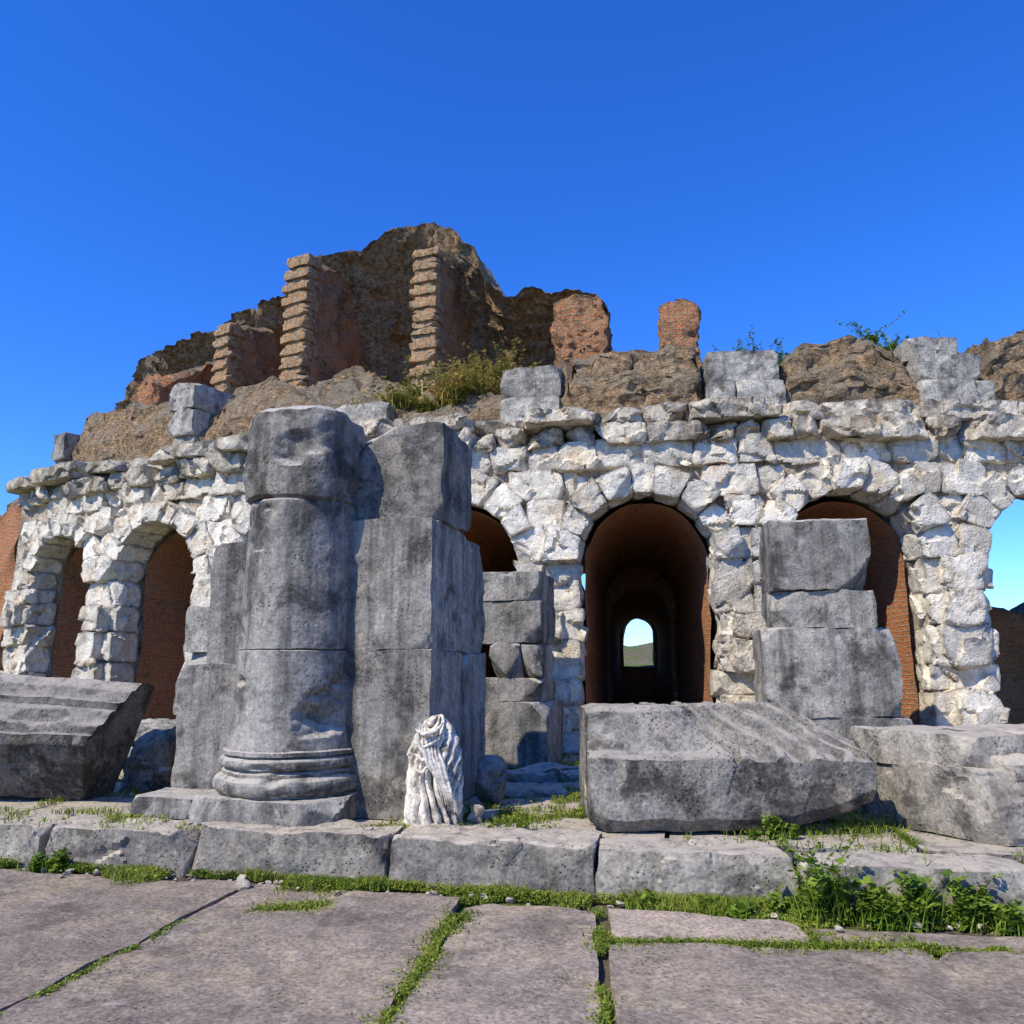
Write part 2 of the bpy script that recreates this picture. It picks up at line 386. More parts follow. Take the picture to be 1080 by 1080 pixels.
# rubble band above cornice
th=np.radians(np.arange(-41,24,.2))
ct=np.array([(-41,5.6),(-40,5.6),(-38,5.9),(-37,6.3),(-35.6,6.5),(-34.6,7.1),(-31,7.05),(-28,6.85),(-27.2,6.5),(-25.8,6.5),(-25,6.8),(-23,7.0),(-21.5,6.6),(-20,6.3),(-17,6.1),(-14.5,6.2),(-13,6.2),(-11.2,6.3),(-10.9,6.7),(-10,6.78),(-6.4,6.76),(-6,6.0),(-3.5,6.0),(-3.2,6.5),(-2.6,6.8),(-1,6.88),(0.5,6.7),(.9,6.1),(3.2,6.1),(3.6,6.8),(5,7.0),(10,7.2),(13,6.6),(24,6.0)])
cr=np.interp(np.degrees(th),ct[:,0],ct[:,1])
kf=np.interp(np.degrees(th),[-44,-38,-14,-10.5],[0,1,1,0])
S=[];UV=[]
for t,c,k in zip(th,cr,kf):
    poly=[(27.45,5.2),(27.5,5.3+(c-5.3)*.5),(27.2,c-.05),(26.9,c),(25.9,c+.02),(24.4,c+1.2*k),(22,c+1.2*k),(22 if k>0 else 25.5,5.2)] if k>0.02 else [(27.45,5.2),(27.55,5.3+(c-5.3)*.5),(27.3,c-.05),(26.9,c),(25.9,c+.02),(25.6,c),(25.5,c-.2),(25.4,5.2)]
    p=resample(poly,170);S.append(cyl(np.full(len(p),t),p[:,0],p[:,1]));UV.append(np.stack([np.full(len(p),t*RR),p[:,1],p[:,0]*0],1))
B=Acc();sweep(B,S,amp=.10,freq=2.6,oct=5,uv=np.array(UV),gain=.68)
# cavea back wall
mt=np.array([(-52,9.2),(-50,9.9),(-47,10.6),(-45,10.9),(-40,10.9),(-35,10.75),(-31,11.0),(-28.7,11.1),(-27.2,11.9),(-25,11.75),(-23.3,11.7),(-22,12.1),(-20,12.1),(-18,11.8),(-16.8,11.3),(-15.7,10.3),(-15,10.0),(-14,9.95),(-12,9.95),(-10.2,9.8),(-9.6,9.5)])
th=np.radians(np.arange(-52,-9.5,.2));cr=1.6+(np.interp(np.degrees(th),mt[:,0],mt[:,1])-1.6)*.955
teeth=[-44,-36.2,-31.8,-26.3,-18.7,-9.9]
S=[];UV=[]
for t,c in zip(th,cr):
    td=math.degrees(t);ph=0
    for a,b in zip(teeth[:-1],teeth[1:]):
        if a<=td<=b: ph=math.sin(math.pi*(td-a)/(b-a))**.6
    zz=np.linspace(6.2,c,60)
    q=np.clip((zz-7.5)/max(1.,c-7.5),0,1)
    rf=23.1+.95*q**2.2-ph*1.5*(1-q**2.5)
    fr=np.stack([rf,zz],1);bk=np.stack([np.minimum(rf[::-1]-.65,22.2)-.2*(1-q[::-1]),zz[::-1]],1)
    p=resample([tuple(x) for x in np.concatenate([fr,bk])],170)
    S.append(cyl(np.full(len(p),t),p[:,0],p[:,1]));UV.append(np.stack([np.full(len(p),t*23),p[:,1],p[:,0]*0],1))
sweep(B,S,amp=.09,freq=2.2,oct=5,uv=np.array(UV),seed=77,gain=.68)
th=np.radians(np.arange(5,30,.4));S=[];UV=[]
for t in th:
    c=2.9+.35*math.sin(t*30)
    p=resample([(24.6,.2),(24.4,c),(23.4,c),(23.3,.2)],80);S.append(cyl(np.full(len(p),t),p[:,0],p[:,1]));UV.append(np.stack([np.full(len(p),t*23),p[:,1],p[:,0]*0],1))
SW=Acc();sweep(SW,S,amp=.12,freq=1.5,uv=np.array(UV),seed=9)
th=np.radians(np.arange(-50,-37.9,.35));S=[];UV=[]
for t in th:
    c=5.0+.3*math.sin(t*17)
    p=resample([(27.9,.2),(27.7,c),(25.6,c),(25.3,.2)],90);S.append(cyl(np.full(len(p),t),p[:,0],p[:,1]));UV.append(np.stack([np.full(len(p),t*25),p[:,1],p[:,0]*0],1))
sweep(SW,S,amp=.12,freq=1.5,uv=np.array(UV),seed=19)
BR=Acc();TE=Acc()
def radial(acc,thd,r0,r1,z0,ztb,ztt,tw,seed,amp=.07):
    t=D2(thd);S=[];UV=[]
    for r in np.linspace(r0,r1,34):
        zt=ztb+(ztt-ztb)*((r-r0)/(r1-r0))**1.3
        p=resample([(-tw/2,z0),(-tw/2,zt-.1),(-tw/2+.1,zt),(tw/2-.1,zt),(tw/2,zt-.1),(tw/2,z0)],130)
        S.append(np.stack([CX+r*math.sin(t)+p[:,0]*math.cos(t),CY-r*math.cos(t)+p[:,0]*math.sin(t),p[:,1]],1));UV.append(np.stack([r+p[:,0],p[:,1],p[:,0]*0],1))
    sweep(acc,S,amp=amp,freq=2.8,uv=np.array(UV),seed=seed,gain=.6)
def tooth(thd,r,z0,z1,tw):
    t=D2(thd);z=z0;k=0;fr0=frame(CX+r*math.sin(t),CY-r*math.cos(t),-t)
    while z<z1:
        big=k%2;h=R_(.15,.19) if big else R_(.12,.15);w=tw*(.5 if big else .455)*R_(.94,1.04);d=.17 if big else .115
        C=fr0(hexa(-w+R_(-.03,.03),w+R_(-.03,.03),-d,.3,z,z+h))
        rough(TE,C,res=.045,chip=.08,nch=7,bev=.015,amp=.016,freq=6,tone=R_(.8,1.1)*(1 if big else .78))
        z+=h;k+=1
for (a,r1,zb,zt,tw) in((-31.8,24.7,10.4,9.8,.5),(-26.3,24.7,11.3,10.95,.62),(-18.7,24.5,11.0,10.5,.55)):
    radial(BR,a,22.5,r1,6.8,zb,zt,tw,int(-a*3)); tooth(a,r1+.05,7.2,zt-.02,tw+.10)
radial(SW,-36.2,22.9,25.6,6.8,9.9,8.3,.8,5,.1)
radial(BR,-44,22.9,24.3,6.8,10.0,9.3,.6,6)
def stub(thd,r,w,d,z0,z1,seed,rnd=.5,acc=BR,amp=.08):
    t=D2(thd);S=[];UV=[]
    for z in np.linspace(z0,z1,60):
        q=max(0,(z-(z1-rnd))/rnd);s=math.sqrt(max(.04,1-q**3))*(1+.06*math.sin(z*5+seed))
        p=resample([(-w/2*s,-d/2),(w/2*s,-d/2),(w/2*s,d/2),(-w/2*s,d/2)],80)
        S.append(np.stack([CX+r*math.sin(t)+p[:,0]*math.cos(t)+p[:,1]*math.sin(t),CY-r*math.cos(t)+p[:,0]*math.sin(t)-p[:,1]*math.cos(t),np.full(len(p),z)],1));UV.append(np.stack([p[:,0]+p[:,1],np.full(len(p),z),p[:,0]*0],1))
    sweep(acc,S,amp=amp,freq=3.2,oct=5,gain=.65,uv=np.array(UV),seed=seed)
stub(-10.9,23.7,1.05,1.0,6.2,9.3,3,.2)
stub(-6.05,24.1,.78,.7,5.3,8.95,8,.35,amp=.06)
stub(-4.4,25.6,.55,.6,6,7.1,4,.2)
stub(-37.6,24.6,1.6,1.,7,9.0,14,.8,SW)
stub(-40.5,24.2,1.2,1.,7,8.7,21,.4)
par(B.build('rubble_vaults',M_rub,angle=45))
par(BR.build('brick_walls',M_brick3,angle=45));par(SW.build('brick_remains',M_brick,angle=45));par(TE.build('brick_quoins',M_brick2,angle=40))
# tunnels
TN=Acc()
def prof(R,hw,sz):
    a=np.linspace(0,math.pi,25);left=[(hw,z) for z in np.linspace(PZ+.01,sz,14)[:-1]]
    return left+[(hw*math.cos(x),sz+hw*math.sin(x)) for x in a]+[(-hw,z) for z in np.linspace(sz,PZ+.01,14)[1:]]
def tunnel(uk,rings,cap):
    t=uk/RR;P=[];UV=[];L=[]
    for i,(R,hw,sz) in enumerate(rings):
        if i and rings[i-1][0]-R>.5:
            a=rings[i-1];k=int((a[0]-R)/.25)
            for q in range(1,k): f=q/k;L.append((a[0]+(R-a[0])*f,a[1]+(hw-a[1])*f,a[2]+(sz-a[2])*f))
        L.append((R,hw,sz))
    if cap:
        R,hw,sz=L[-1]
    for R,hw,sz in L:
        p=np.array(prof(R,hw,sz));s=np.r_[0,np.cumsum(np.linalg.norm(np.diff(p,axis=0),axis=1))]
        P.append(np.stack([CX+R*math.sin(t)+p[:,0]*math.cos(t),CY-R*math.cos(t)+p[:,0]*math.sin(t),p[:,1]],1));UV.append(np.stack([np.full(len(p),R),s,s*0],1))
    if cap:
        base=np.array(prof(R,hw,sz))
        for f in(.8,.6,.4,.2,.02):
            p=np.stack([base[:,0]*f,1.8+(base[:,1]-1.8)*f],1)
            P.append(np.stack([CX+R*math.sin(t)+p[:,0]*math.cos(t),CY-R*math.cos(t)+p[:,0]*math.sin(t),p[:,1]],1));UV.append(np.stack([p[:,0]+R,p[:,1],p[:,0]*0],1))
    P=np.array(P);n,m,_=P.shape;i=np.arange(n-1)[:,None]*m;j=np.arange(m-1)[None,:]
    Q=np.stack([i+j,i+m+j,i+m+j+1,i+j+1],-1).reshape(-1,4);V=P.reshape(-1,3);V=V+.035*fvec(V*2.2,4,3)
    TN.add(V,Q,None,uv=np.concatenate(UV))
for k,uk in enumerate(arch[:6]):
    if k==4: tunnel(uk,[(27.6,.93,SZ),(20.,.85,3.1),(20.,.72,2.7),(14.6,.56,2.45),(14.6,.47,2.55),(14.,.45,2.55)],False)
    elif k==0: tunnel(uk,[(27.45,.95,SZ),(25.,.93,3.1)],True)
    elif k==1: tunnel(uk,[(27.45,.95,SZ),(23.5,.9,3.1)],True)
    else: tunnel(uk,[(27.6,.94,SZ),(20.,.84,3.1)],True)
S=[];UV=[];t4=arch[4]/RR
for x in np.linspace(-.6,.6,10):
    p=resample([(14.5,PZ-.1),(14.5,1.5),(14.1,1.55),(14.1,PZ-.1)],40)
    S.append(np.stack([CX+p[:,0]*math.sin(t4)+x*math.cos(t4),CY-p[:,0]*math.cos(t4)+x*math.sin(t4),p[:,1]],1));UV.append(np.stack([np.full(40,x),p[:,1],p[:,0]*0],1))
sweep(TN,S,amp=.04,freq=3,uv=np.array(UV))
th=np.radians(np.arange(-37.5,1.4,.8));S=[];UV=[]
for t in th:
    p=resample([(27.2,4.45),(27.2,5.4),(13.9,5.4),(13.9,4.45)],80);S.append(cyl(np.full(80,t),p[:,0],p[:,1]));UV.append(np.stack([np.full(80,t*20),p[:,1],p[:,0]*0],1))
sweep(TN,S,amp=.06,freq=1.5,uv=np.array(UV))
for td0,td1 in((.75,1.35),(-37.4,-36.2)):
    S=[];UV=[]
    for r in np.linspace(14,27.2,50):
        a,b=D2(td0),D2(td1)
        q=resample([(0,.2),(0,4.5),(.3,4.5),(.3,.2)],80)
        t=np.interp(q[:,0],[0,.3],[a,b]);S.append(cyl(t,np.full(80,r),q[:,1]));UV.append(np.stack([r+q[:,0],q[:,1],q[:,1]*0],1))
    sweep(TN,S,amp=.05,freq=2,uv=np.array(UV))
par(TN.build('vaulted_passages',M_brick,angle=60))
# ---------------------------------------------------------------- ground, terrace
def sheet(name,pts,z,mat):
    a=Acc();a.add([(x,y,z) for x,y in pts],[(0,1,2,3)]);return a.build(name,mat,smooth=False)
sheet('ground',[(-900,-900),(900,-900),(900,900),(-900,900)],0.,M_ground)
KY=lambda x:6.04-.215*(x+.13)
KA=math.atan(.215)
T=Acc();C=hexa(-60,60,0,70,-.2,.29)
for i,x in((0,-60),(1,60)):
    C[i,0,:,1]=KY(x)+.25;C[i,1,:,1]=80
T.add(C.reshape(-1,3),[(0,1,5,4),(1,3,7,5),(0,2,3,1),(4,5,7,6),(2,6,7,3)]);T.build('terrace_ground',M_ground,smooth=False)
rng=np.random.default_rng(23)
TS=Acc();joints=[]
kf_=frame(-.13,6.04,KA)
y=.50
while y<9.5:
    d=R_(.65,1.1);x=-7.5+R_(0,.8)
    while x<9.5:
        wd=R_(.8,1.9)
        P=kf_(np.array([[x+wd/2,y+d/2,0.]]))[0]
        dist=math.hypot(P[0]-CX,P[1]-CY)
        if dist>27.4:
            if R_()<.9 or P[1]<7.6:
                g=R_(.015,.035);C=hexa(x,x+wd-g,y,y+d-g,.16,PZ+R_(-.02,.02));C=kf_(C)
                rough(TS,C,res=.06,chip=.04,nch=6,bev=.012,amp=.010,freq=2.5,oct=4)
            joints.append((x,y,wd,d))
        x+=wd
    y+=d
TS.build('terrace_paving',M_kerb,angle=40)
KB=Acc();xs=[-9,-7,-5.1,-3.75,-2.42,-.80,.72,2.05,3.5,5.0,7.0,9.0]
for i,(a,b) in enumerate(zip(xs[:-1],xs[1:])):
    top=.345 if 4<=i<=6 else .32+R_(-.015,.015)
    if i in(4,5): top=.36
    C=hexa(a+.008,b-.008,-.0+R_(-.04,.04),.5,-.1,top);rough(KB,kf_(C),res=.026,chip=.09,nch=12,bev=.016,amp=.015,freq=5,oct=5,fa=.028,ff=3)
KB.build('kerb',M_kerb,angle=32)
FP=Acc()
def slab(p,z=.035,**k):
    C=np.zeros((2,2,2,3))
    for (i,j),q in zip(((0,0),(1,0),(1,1),(0,1)),p):
        C[i,j,0]=(q[0],q[1],-.12);C[i,j,1]=(q[0],q[1],z)
    rough(FP,C,res=.033,chip=.05,nch=10,bev=.008,amp=.014,freq=2.8,oct=6,maxn=110,**k)
e=.012
F=lambda x:KY(x)-.2
slab([(-2.9+e*.6,1.2),(-.92-e,1.2),(-.33-e,F(-.33)),(-1.87+e*.6,F(-1.87))],.04,tone=.95)
slab([(-.9+e,1.2),(.18-e,1.2),(.55-e,F(.55)-.1),(-.29+e,F(-.29)-.1)],.045,tone=1.05)
slab([(.2+e,1.2),(2.3-e,1.2),(2.3-e,4.84),(.54+e,4.94)],.04,tone=.95)
slab([(2.3+e*.3,1.2),(4.7,1.2),(4.7,4.71),(2.3+e*.3,4.82)],.04,tone=.93)
slab([(.56+e,5.01),(1.72-e,4.93),(1.72-e,F(1.72)-.14),(.6+e,F(.6)-.12)],.06,tone=1.3)
slab([(1.75+e,4.92),(4.4,4.78),(4.4,F(4.4)-.1),(1.75+e,F(1.75)-.16)],.035)
slab([(-6.2,1.2),(-2.93-e*.6,1.2),(-1.90-e*.6,F(-1.92)),(-6.2,F(-6.2)-.1)],.035,tone=.88)
slab([(-9.2,1.2),(-6.23,1.2),(-6.23,F(-6.25)-.1),(-9.2,F(-9.2)-.1)],.03)
slab([(4.72,1.2),(8.,1.2),(8.,F(8)-.2),(4.72,F(4.75)-.1)],.03)
x=-9.
while x<8:
    wd=R_(1.5,2.5)
    for y0,y1 in((-1.2,1.16),(-3.6,-1.25)): slab([(x,y0),(x+wd-.03,y0),(x+wd-.03,y1),(x,y1)],.03)
    x+=wd
FP.build('paving',M_pave,angle=40)
# ---------------------------------------------------------------- engaged column with pier
CP=Acc();OX,OY=-1.93,7.35;fp=frame(OX,OY,D2(14))
kg=dict(res=.034,chip=.10,nch=10,bev=.014,amp=.011,freq=4,oct=5,fa=.015,ff=2.6)
def cb(x0,x1,y0,y1,z0,z1,acc=CP,f=None,**k):
    rough(acc,(f or fp)(hexa(x0,x1,y0,y1,z0,z1)),**{**kg,**k})
cb(.1,1.28,-.04,.9,PZ,1.718,chip=.06);cb(.12,1.27,.903,1.75,PZ,1.705,tone=.82)
cb(.1,1.27,-.03,1.0,1.722,2.88,chip=.07);cb(.1,1.25,1.003,1.72,1.71,2.84,chip=.14,tone=.82)
cb(.40,1.30,.12,1.05,2.885,3.80,chip=.16,nch=9,amp=.02,tone=.82)
cb(-1.2,.1,.0,1.2,PZ,1.60,chip=.07,tone=.85);cb(-.98,.1,.06,1.2,1.604,2.75,chip=.15,tone=.9);cb(-.62,.3,.16,1.1,2.755,3.2,chip=.15)
cb(-1.1,.1,1.204,1.8,PZ,2.1,chip=.2)
cb(.2,.9,.3,1.1,3.0,3.4)
cb(-.62,.66,-.66,.4,PZ,.53,chip=.13,bev=.016,res=.028,tone=.95)
cb(-1.25,-.625,-.5,.1,PZ,.50,chip=.1)
def lathe(acc,prof_,seg=130,sq=None,amp=.01,freq=4,seed=1,tone=1.,chipk=.10):
    pr=np.array(prof_,float);d=np.r_[0,np.cumsum(np.linalg.norm(np.diff(pr,axis=0),axis=1))]
    n=int(d[-1]/.016);t=np.unique(np.r_[np.linspace(0,d[-1],n),d]);r=np.interp(t,d,pr[:,0]);z=np.interp(t,d,pr[:,1])
    a=np.linspace(0,2*math.pi,seg,endpoint=False);S=[]
    for rr,zz in zip(r,z):
        q=rr*np.ones(seg)
        if sq: q=rr/((np.abs(np.cos(a))**sq+np.abs(np.sin(a))**sq)**(1/sq))
        P=np.stack([q*np.cos(a),q*np.sin(a),np.full(seg,zz)],1);S.append(fp(P))
    def post(V):
        c=np.array([OX,OY,0]);D=V-c;D[:,2]=0;L=np.linalg.norm(D,axis=1,keepdims=True)+1e-6
        k=fbm(V*np.array([1.6,1.6,2.6]),4,seed+50);k=np.clip(k-.50,0,1)*-chipk
        return V+D/L*k[:,None]
    sweep(acc,S,caps=8,amp=amp,freq=freq,oct=5,post=post,tone=tone,seed=seed)
base=[(.60,.53)]+[(.575+.075*math.sin(x),.61-.075*math.cos(x)) for x in np.linspace(.2,math.pi-.2,9)]+[(.58,.69),(.58,.715),(.548,.73),(.548,.75)]+[(.56+.045*math.sin(x),.79-.045*math.cos(x)) for x in np.linspace(.2,math.pi-.2,7)]+[(.555,.835),(.555,.85),(.585,.855),(.585,.885),(.56,.895),(.545,.95),(.53,1.05),(.517,1.2),(.507,1.708),(.49,1.717)]
lathe(CP,base,seed=3,amp=.006,chipk=.25)
lathe(CP,[(.49,1.721),(.506,1.730),(.49,2.4),(.475,3.01),(.46,3.03)],seed=7,amp=.008,tone=.95,chipk=.12)
lathe(CP,[(.44,3.03),(.475,3.06),(.50,3.3),(.49,3.72),(.46,3.84),(.36,3.9)],seed=12,sq=2.8,amp=.022,tone=.8)
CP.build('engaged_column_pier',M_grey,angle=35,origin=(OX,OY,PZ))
# ---------------------------------------------------------------- other piers
def pieracc(name,ox,oy,ang,blocks,mat=M_grey,**k):
    a=Acc();f=frame(ox,oy,D2(ang))
    for b in blocks: cb(*b,acc=a,f=f,**k)
    return a.build(name,mat,angle=35,origin=(ox,oy,PZ))
rng=np.random.default_rng(5)
pieracc('stone_pier',.0,10.4,14,[(-1.0,.45,0,1.1,PZ,1.12),(-.9,.38,.05,1.0,1.124,1.42),(-.3,.10,.0,.9,1.424,1.86),(.105,.38,.04,.9,1.424,1.84),(-.9,.37,.02,1.,1.865,2.40),(-.9,.36,.0,1.,2.404,2.78)],chip=.12)
pieracc('stone_pier',3.75,9.75,9,[(-.75,1.0,-.1,1.1,PZ,.62),(-.72,.95,0,1.,.624,.98),(-.72,.82,.0,1.,.984,2.02),(-.58,.62,.05,.95,2.024,2.48),(-.56,.60,.02,.95,2.484,3.36)],chip=.17,amp=.018)
pieracc('stone_pier',-3.95,10.6,16,[(-.55,.9,0,1.,PZ,.95),(-.5,.9,.05,1.,.954,1.75),(-.42,.7,.05,1.,1.754,2.35)],mat=M_blk,chip=.2)
# ---------------------------------------------------------------- fallen cornice blocks
def sections(fn,xs,m=150):
    return [np.insert(resample(fn(x),m),0,x,axis=1) for x in xs]
def fb(x):
    k=np.clip((x-2.25)/.52,0,1);kb=np.clip((x-1.9)/.85,0,1);kl=np.clip((.72-x)/.14,0,1)
    zt=1.27-.30*k-.03*kl;zf=.90-.02*k;zb=.34+.22*kb**1.5+.08*kl
    yf=6.42-.02*(x-.6)+.05*kl;yb=7.45-.25*k;s=np.clip((x-1.3)/.4,0,1)
    return [(yf+.1,zb),(yf,zb+.10),(yf,zf-.02),(yf+.02,zf),(yf+.12-.06*s,zf+.03),(yf+.26+.20*s-.15*k,zt-.04),(yf+.32+.2*s-.15*k,zt),(yb,zt-.02),(yb,zb)]
def groove(V):
    V=chipplanes(V.copy(),7,.06);t=np.clip((7.0-V[:,1])/.55,0,1)
    on=np.clip((V[:,2]-.86)/.06,0,1)
    q=V[:,0]-.60*t-1.10
    w=(q/.27)%1
    s=np.where(q>0,np.interp(w,[0,.10,.22,.42,.56,.64,.88,1],[-.095,-.085,.005,.015,-.02,-.045,-.045,-.095]),0)
    V[:,2]+=on*s*np.clip(.95+.35*fbm(V*2.5,3,8),.5,1.2)
    return V
FA=Acc();sweep(FA,sections(fb,np.linspace(.60,2.78,180),260),caps=14,amp=.010,freq=4.5,oct=5,post=groove,seed=41,tone=1.05,fa=.010,ff=3)
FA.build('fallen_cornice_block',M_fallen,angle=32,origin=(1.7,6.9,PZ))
def fl(x):
    return [(8.05,.34),(7.80,.62),(7.60,.90),(7.60,.99),(7.66,1.00),(7.69,1.08),(7.79,1.09),(7.88,1.20),(7.95,1.205),(7.97,1.28),(8.07,1.29),(8.14,1.39),(8.20,1.395),(8.30,1.46),(8.62,1.42),(8.6,.34)]
def pl(V):
    V=V.copy();e=np.clip((V[:,0]+4.8)/.6,0,1);V[:,0]+=(V[:,2]-1.3)*.30*e
    V[:,2]-=(V[:,0]+4.5)*.07
    k=np.clip(fbm(V*1.3,4,91)-.45,0,1)*.12;V[:,1]+=k;V[:,2]-=k*.6
    return chipplanes(V,3,.03)
FB=Acc();sweep(FB,sections(fl,np.linspace(-6.0,-3.78,130),320),caps=16,amp=.009,freq=4,oct=5,post=pl,seed=43,tone=.8,fa=.006,ff=2.5)
FB.build('fallen_cornice_block',M_fallen,angle=28,origin=(-4.7,8.2,PZ))
f3=frame(3.42,5.98,D2(-8))
FC=Acc()
def q3(x0,x1,y0,y1,z0,z1,**k):
    C=hexa(x0,x1,y0,y1,z0,z1);C[:,1,:,0]-=.30;rough(FC,f3(C),**{**kg,'chip':.14,'res':.032,'nch':12,'amp':.016,'fa':.03,**k})
q3(0,1.9,0,1.25,PZ,.84,tone=.9);q3(-.03,1.9,.20,1.27,.80,1.07,tone=1.05,chip=.10);q3(.25,1.9,.08,.5,.70,.93,tone=1.,chip=.08)
FC.build('fallen_cornice_block',M_kerb,angle=30,origin=(4.2,6.5,PZ))
def boulder(c,s,seed,mat,name='loose_stone',chip=.2):
    a=Acc();C=hexa(c[0]-s[0]/2,c[0]+s[0]/2,c[1]-s[1]/2,c[1]+s[1]/2,c[2],c[2]+s[2]);rough(a,C,res=.03,chip=chip*max(s),nch=14,bev=.05,amp=.03*max(s),freq=4,oct=5,seed=seed,fa=.05,ff=4)
    a.build(name,mat,angle=35,origin=c)
boulder((-3.75,8.75,.30),(.5,.5,.62),1,M_fallen);boulder((-.20,7.8,.31),(.24,.3,.42),2,M_fallen);boulder((-.30,6.80,.31),(.16,.14,.15),3,M_kerb)
boulder((.45,9.4,.31),(1.1,.5,.14),4,M_kerb,chip=.06);boulder((.2,8.4,.31),(.8,.4,.08),6,M_kerb,chip=.06)
boulder((-4.6,11.6,.31),(1.6,.6,.2),7,M_blk,chip=.05);boulder((-4.9,12.2,.31),(1.6,.6,.45),8,M_blk,chip=.05)
PB=Acc()
for q in range(420):
    if q<230: x=R_(-5,4.5);yy=KY(x)-abs(rng.normal(0,.16))-.02;zz=.0 if yy>KY(x)-.2 else .035
    else: x=R_(-5,5);yy=KY(x)+R_(.7,5.);zz=.325
    s=R_(.008,.03)*(1 if q%9 else 1.8);a=R_(0,3);C=frame(x,yy,a)(hexa(-s,s,-s*.8,s*.8,zz,zz+s*1.1));rough(PB,C,res=s*.6,chip=s*.8,nch=6,bev=s*.3,amp=s*.1,freq=20,oct=2)
PB.build('gravel',M_kerb,angle=40)
# ---------------------------------------------------------------- marble draped statue fragment
ST=Acc();sx,sy=-.64,6.80
a=np.linspace(0,2*math.pi,260,endpoint=False);S=[]
zs=np.linspace(0,.86,150)
for z in zs:
    q=z/.86
    rx=np.interp(q,[0,.1,.35,.6,.78,.88,.95,1],[.235,.24,.235,.225,.18,.13,.09,.03]);ry=np.interp(q,[0,.3,.7,.9,1],[.17,.18,.16,.11,.03])
    cx=np.interp(q,[0,.5,.8,1],[0,.0,.015,.03])
    ph=a*9+7*np.sin(q*3.1+.6)+1.6*np.sin(a*2+q*9)
    fold=(1-np.abs(np.sin(ph)))**1.2
    ph2=a*4-q*22+1.6*np.sin(a*3+q*4)
    f2=(1-np.abs(np.sin(ph2)))**1.4
    front=np.clip(np.sin(-a)*1.4+.3,0,1);left=np.clip(-np.cos(a)*1.6-.1,0,1)*np.clip(1.35-q*1.7,0,1)
    cloth=front*(1-left)
    mixs=np.clip((q-.45)*4+1.2*np.cos(a),0,1)
    d=-.085*cloth*((fold*(1-mixs))+(f2*mixs))+.02*cloth
    x=(rx+d)*np.cos(a);y=(ry+d)*np.sin(a)
    x=np.where(left>.3,np.clip(x,-.19-.04*(1-q),1),x)
    S.append(np.stack([sx+cx+x,sy+y+.06*q,PZ+z+0*a],1))
sweep(ST,S,caps=5,amp=.014,freq=9,oct=3,seed=3)
def tube(pts,r):
    pts=np.array(pts,float);t=np.linspace(0,len(pts)-1,28);P=np.stack([np.interp(t,np.arange(len(pts)),pts[:,k]) for k in range(3)],1)
    for _ in range(3): P[1:-1]=(P[:-2]+2*P[1:-1]+P[2:])/4
    S=[]
    for i in range(len(P)):
        T_=P[min(i+1,len(P)-1)]-P[max(i-1,0)];T_/=np.linalg.norm(T_);u=np.cross(T_,(0,1,0));u/=np.linalg.norm(u)+1e-9;v=np.cross(T_,u)
        rr=r*(math.sin(math.pi*(i+1)/(len(P)+1))**.5);b=np.linspace(0,2*math.pi,12,endpoint=False);S.append(P[i]+rr*(np.outer(np.cos(b),u)+np.outer(np.sin(b),v)*1.2))
    sweep(ST,S,caps=2,amp=.010,freq=12,oct=2,seed=8)
for k in range(6):
    f=k/5
    tube([(sx-.10+.12*f,sy-.10-.02*f,PZ+.80-.02*k),(sx-.12+.2*f,sy-.17,PZ+.68-.03*k),(sx-.05+.22*f,sy-.20,PZ+.56-.06*k),(sx+.06+.14*f,sy-.20+.03*f,PZ+.38-.04*k),(sx+.10+.12*f,sy-.17+.05*f,PZ+.20-.02*k)],R_(.012,.024))
for k in range(4):
    f=k/3
    tube([(sx+.08+.02*k,sy-.08,PZ+.80-.05*k),(sx+.02-.05*f,sy-.17,PZ+.73-.08*k),(sx-.06,sy-.185,PZ+.72-.10*k),(sx-.14,sy-.14,PZ+.76-.10*k)],R_(.012,.02))
ST.build('draped_marble_statue_fragment',M_marble,angle=60,origin=(sx,sy,PZ))
# ---------------------------------------------------------------- vegetation
rng=np.random.default_rng(99)
def blades(acc,P,h,w=.005,lean=.6):
    n=len(P);h=h*rng.uniform(.4,1.4,n);a=rng.uniform(0,2*math.pi,n);b=rng.uniform(0,2*math.pi,n)
    d=np.stack([np.cos(a),np.sin(a),0*a],1);s=np.stack([np.cos(b),np.sin(b),0*b],1)*w;L=rng.uniform(.1,lean,n)[:,None]*h[:,None]
    up=np.array([0,0,1.]);m=P+up*h[:,None]*.6+d*L*.45;t=P+up*h[:,None]+d*L*1.3
    V=np.stack([P-s,P+s,m+s*.8,m-s*.8,t],1).reshape(-1,3);i=np.arange(n)*5
    acc.add(V,np.stack([i,i+1,i+2,i+3],1),np.stack([i+3,i+2,i+4],1),tone=np.repeat(rng.uniform(.55,1.5,n),5))
def leaves(acc,P,size,flat=.6):
    n=len(P);a=rng.uniform(0,2*math.pi,n);s=size*rng.uniform(.5,1.4,n)[:,None]
    u=np.stack([np.cos(a),np.sin(a),rng.uniform(-.3,.7,n)],1);v=np.stack([-np.sin(a),np.cos(a),rng.uniform(-flat,flat,n)],1)*.42
    V=np.stack([P,P+u*s*.5-v*s,P+u*s,P+u*s*.5+v*s],1).reshape(-1,3);i=np.arange(n)*4
    acc.add(V,np.stack([i,i+1,i+2,i+3],1),tone=np.repeat(rng.uniform(.55,1.45,n),4))
GR=Acc()
def mask(P,f,th,seed=5): return fbm(np.c_[P[:,:2]*f,np.zeros(len(P))],3,seed)>th
n=56000;x=rng.uniform(-6.5,6.5,n);d=np.abs(rng.normal(0,.14,n));P=np.stack([x,KY(x)-.01-d,np.full(n,.02)],1)
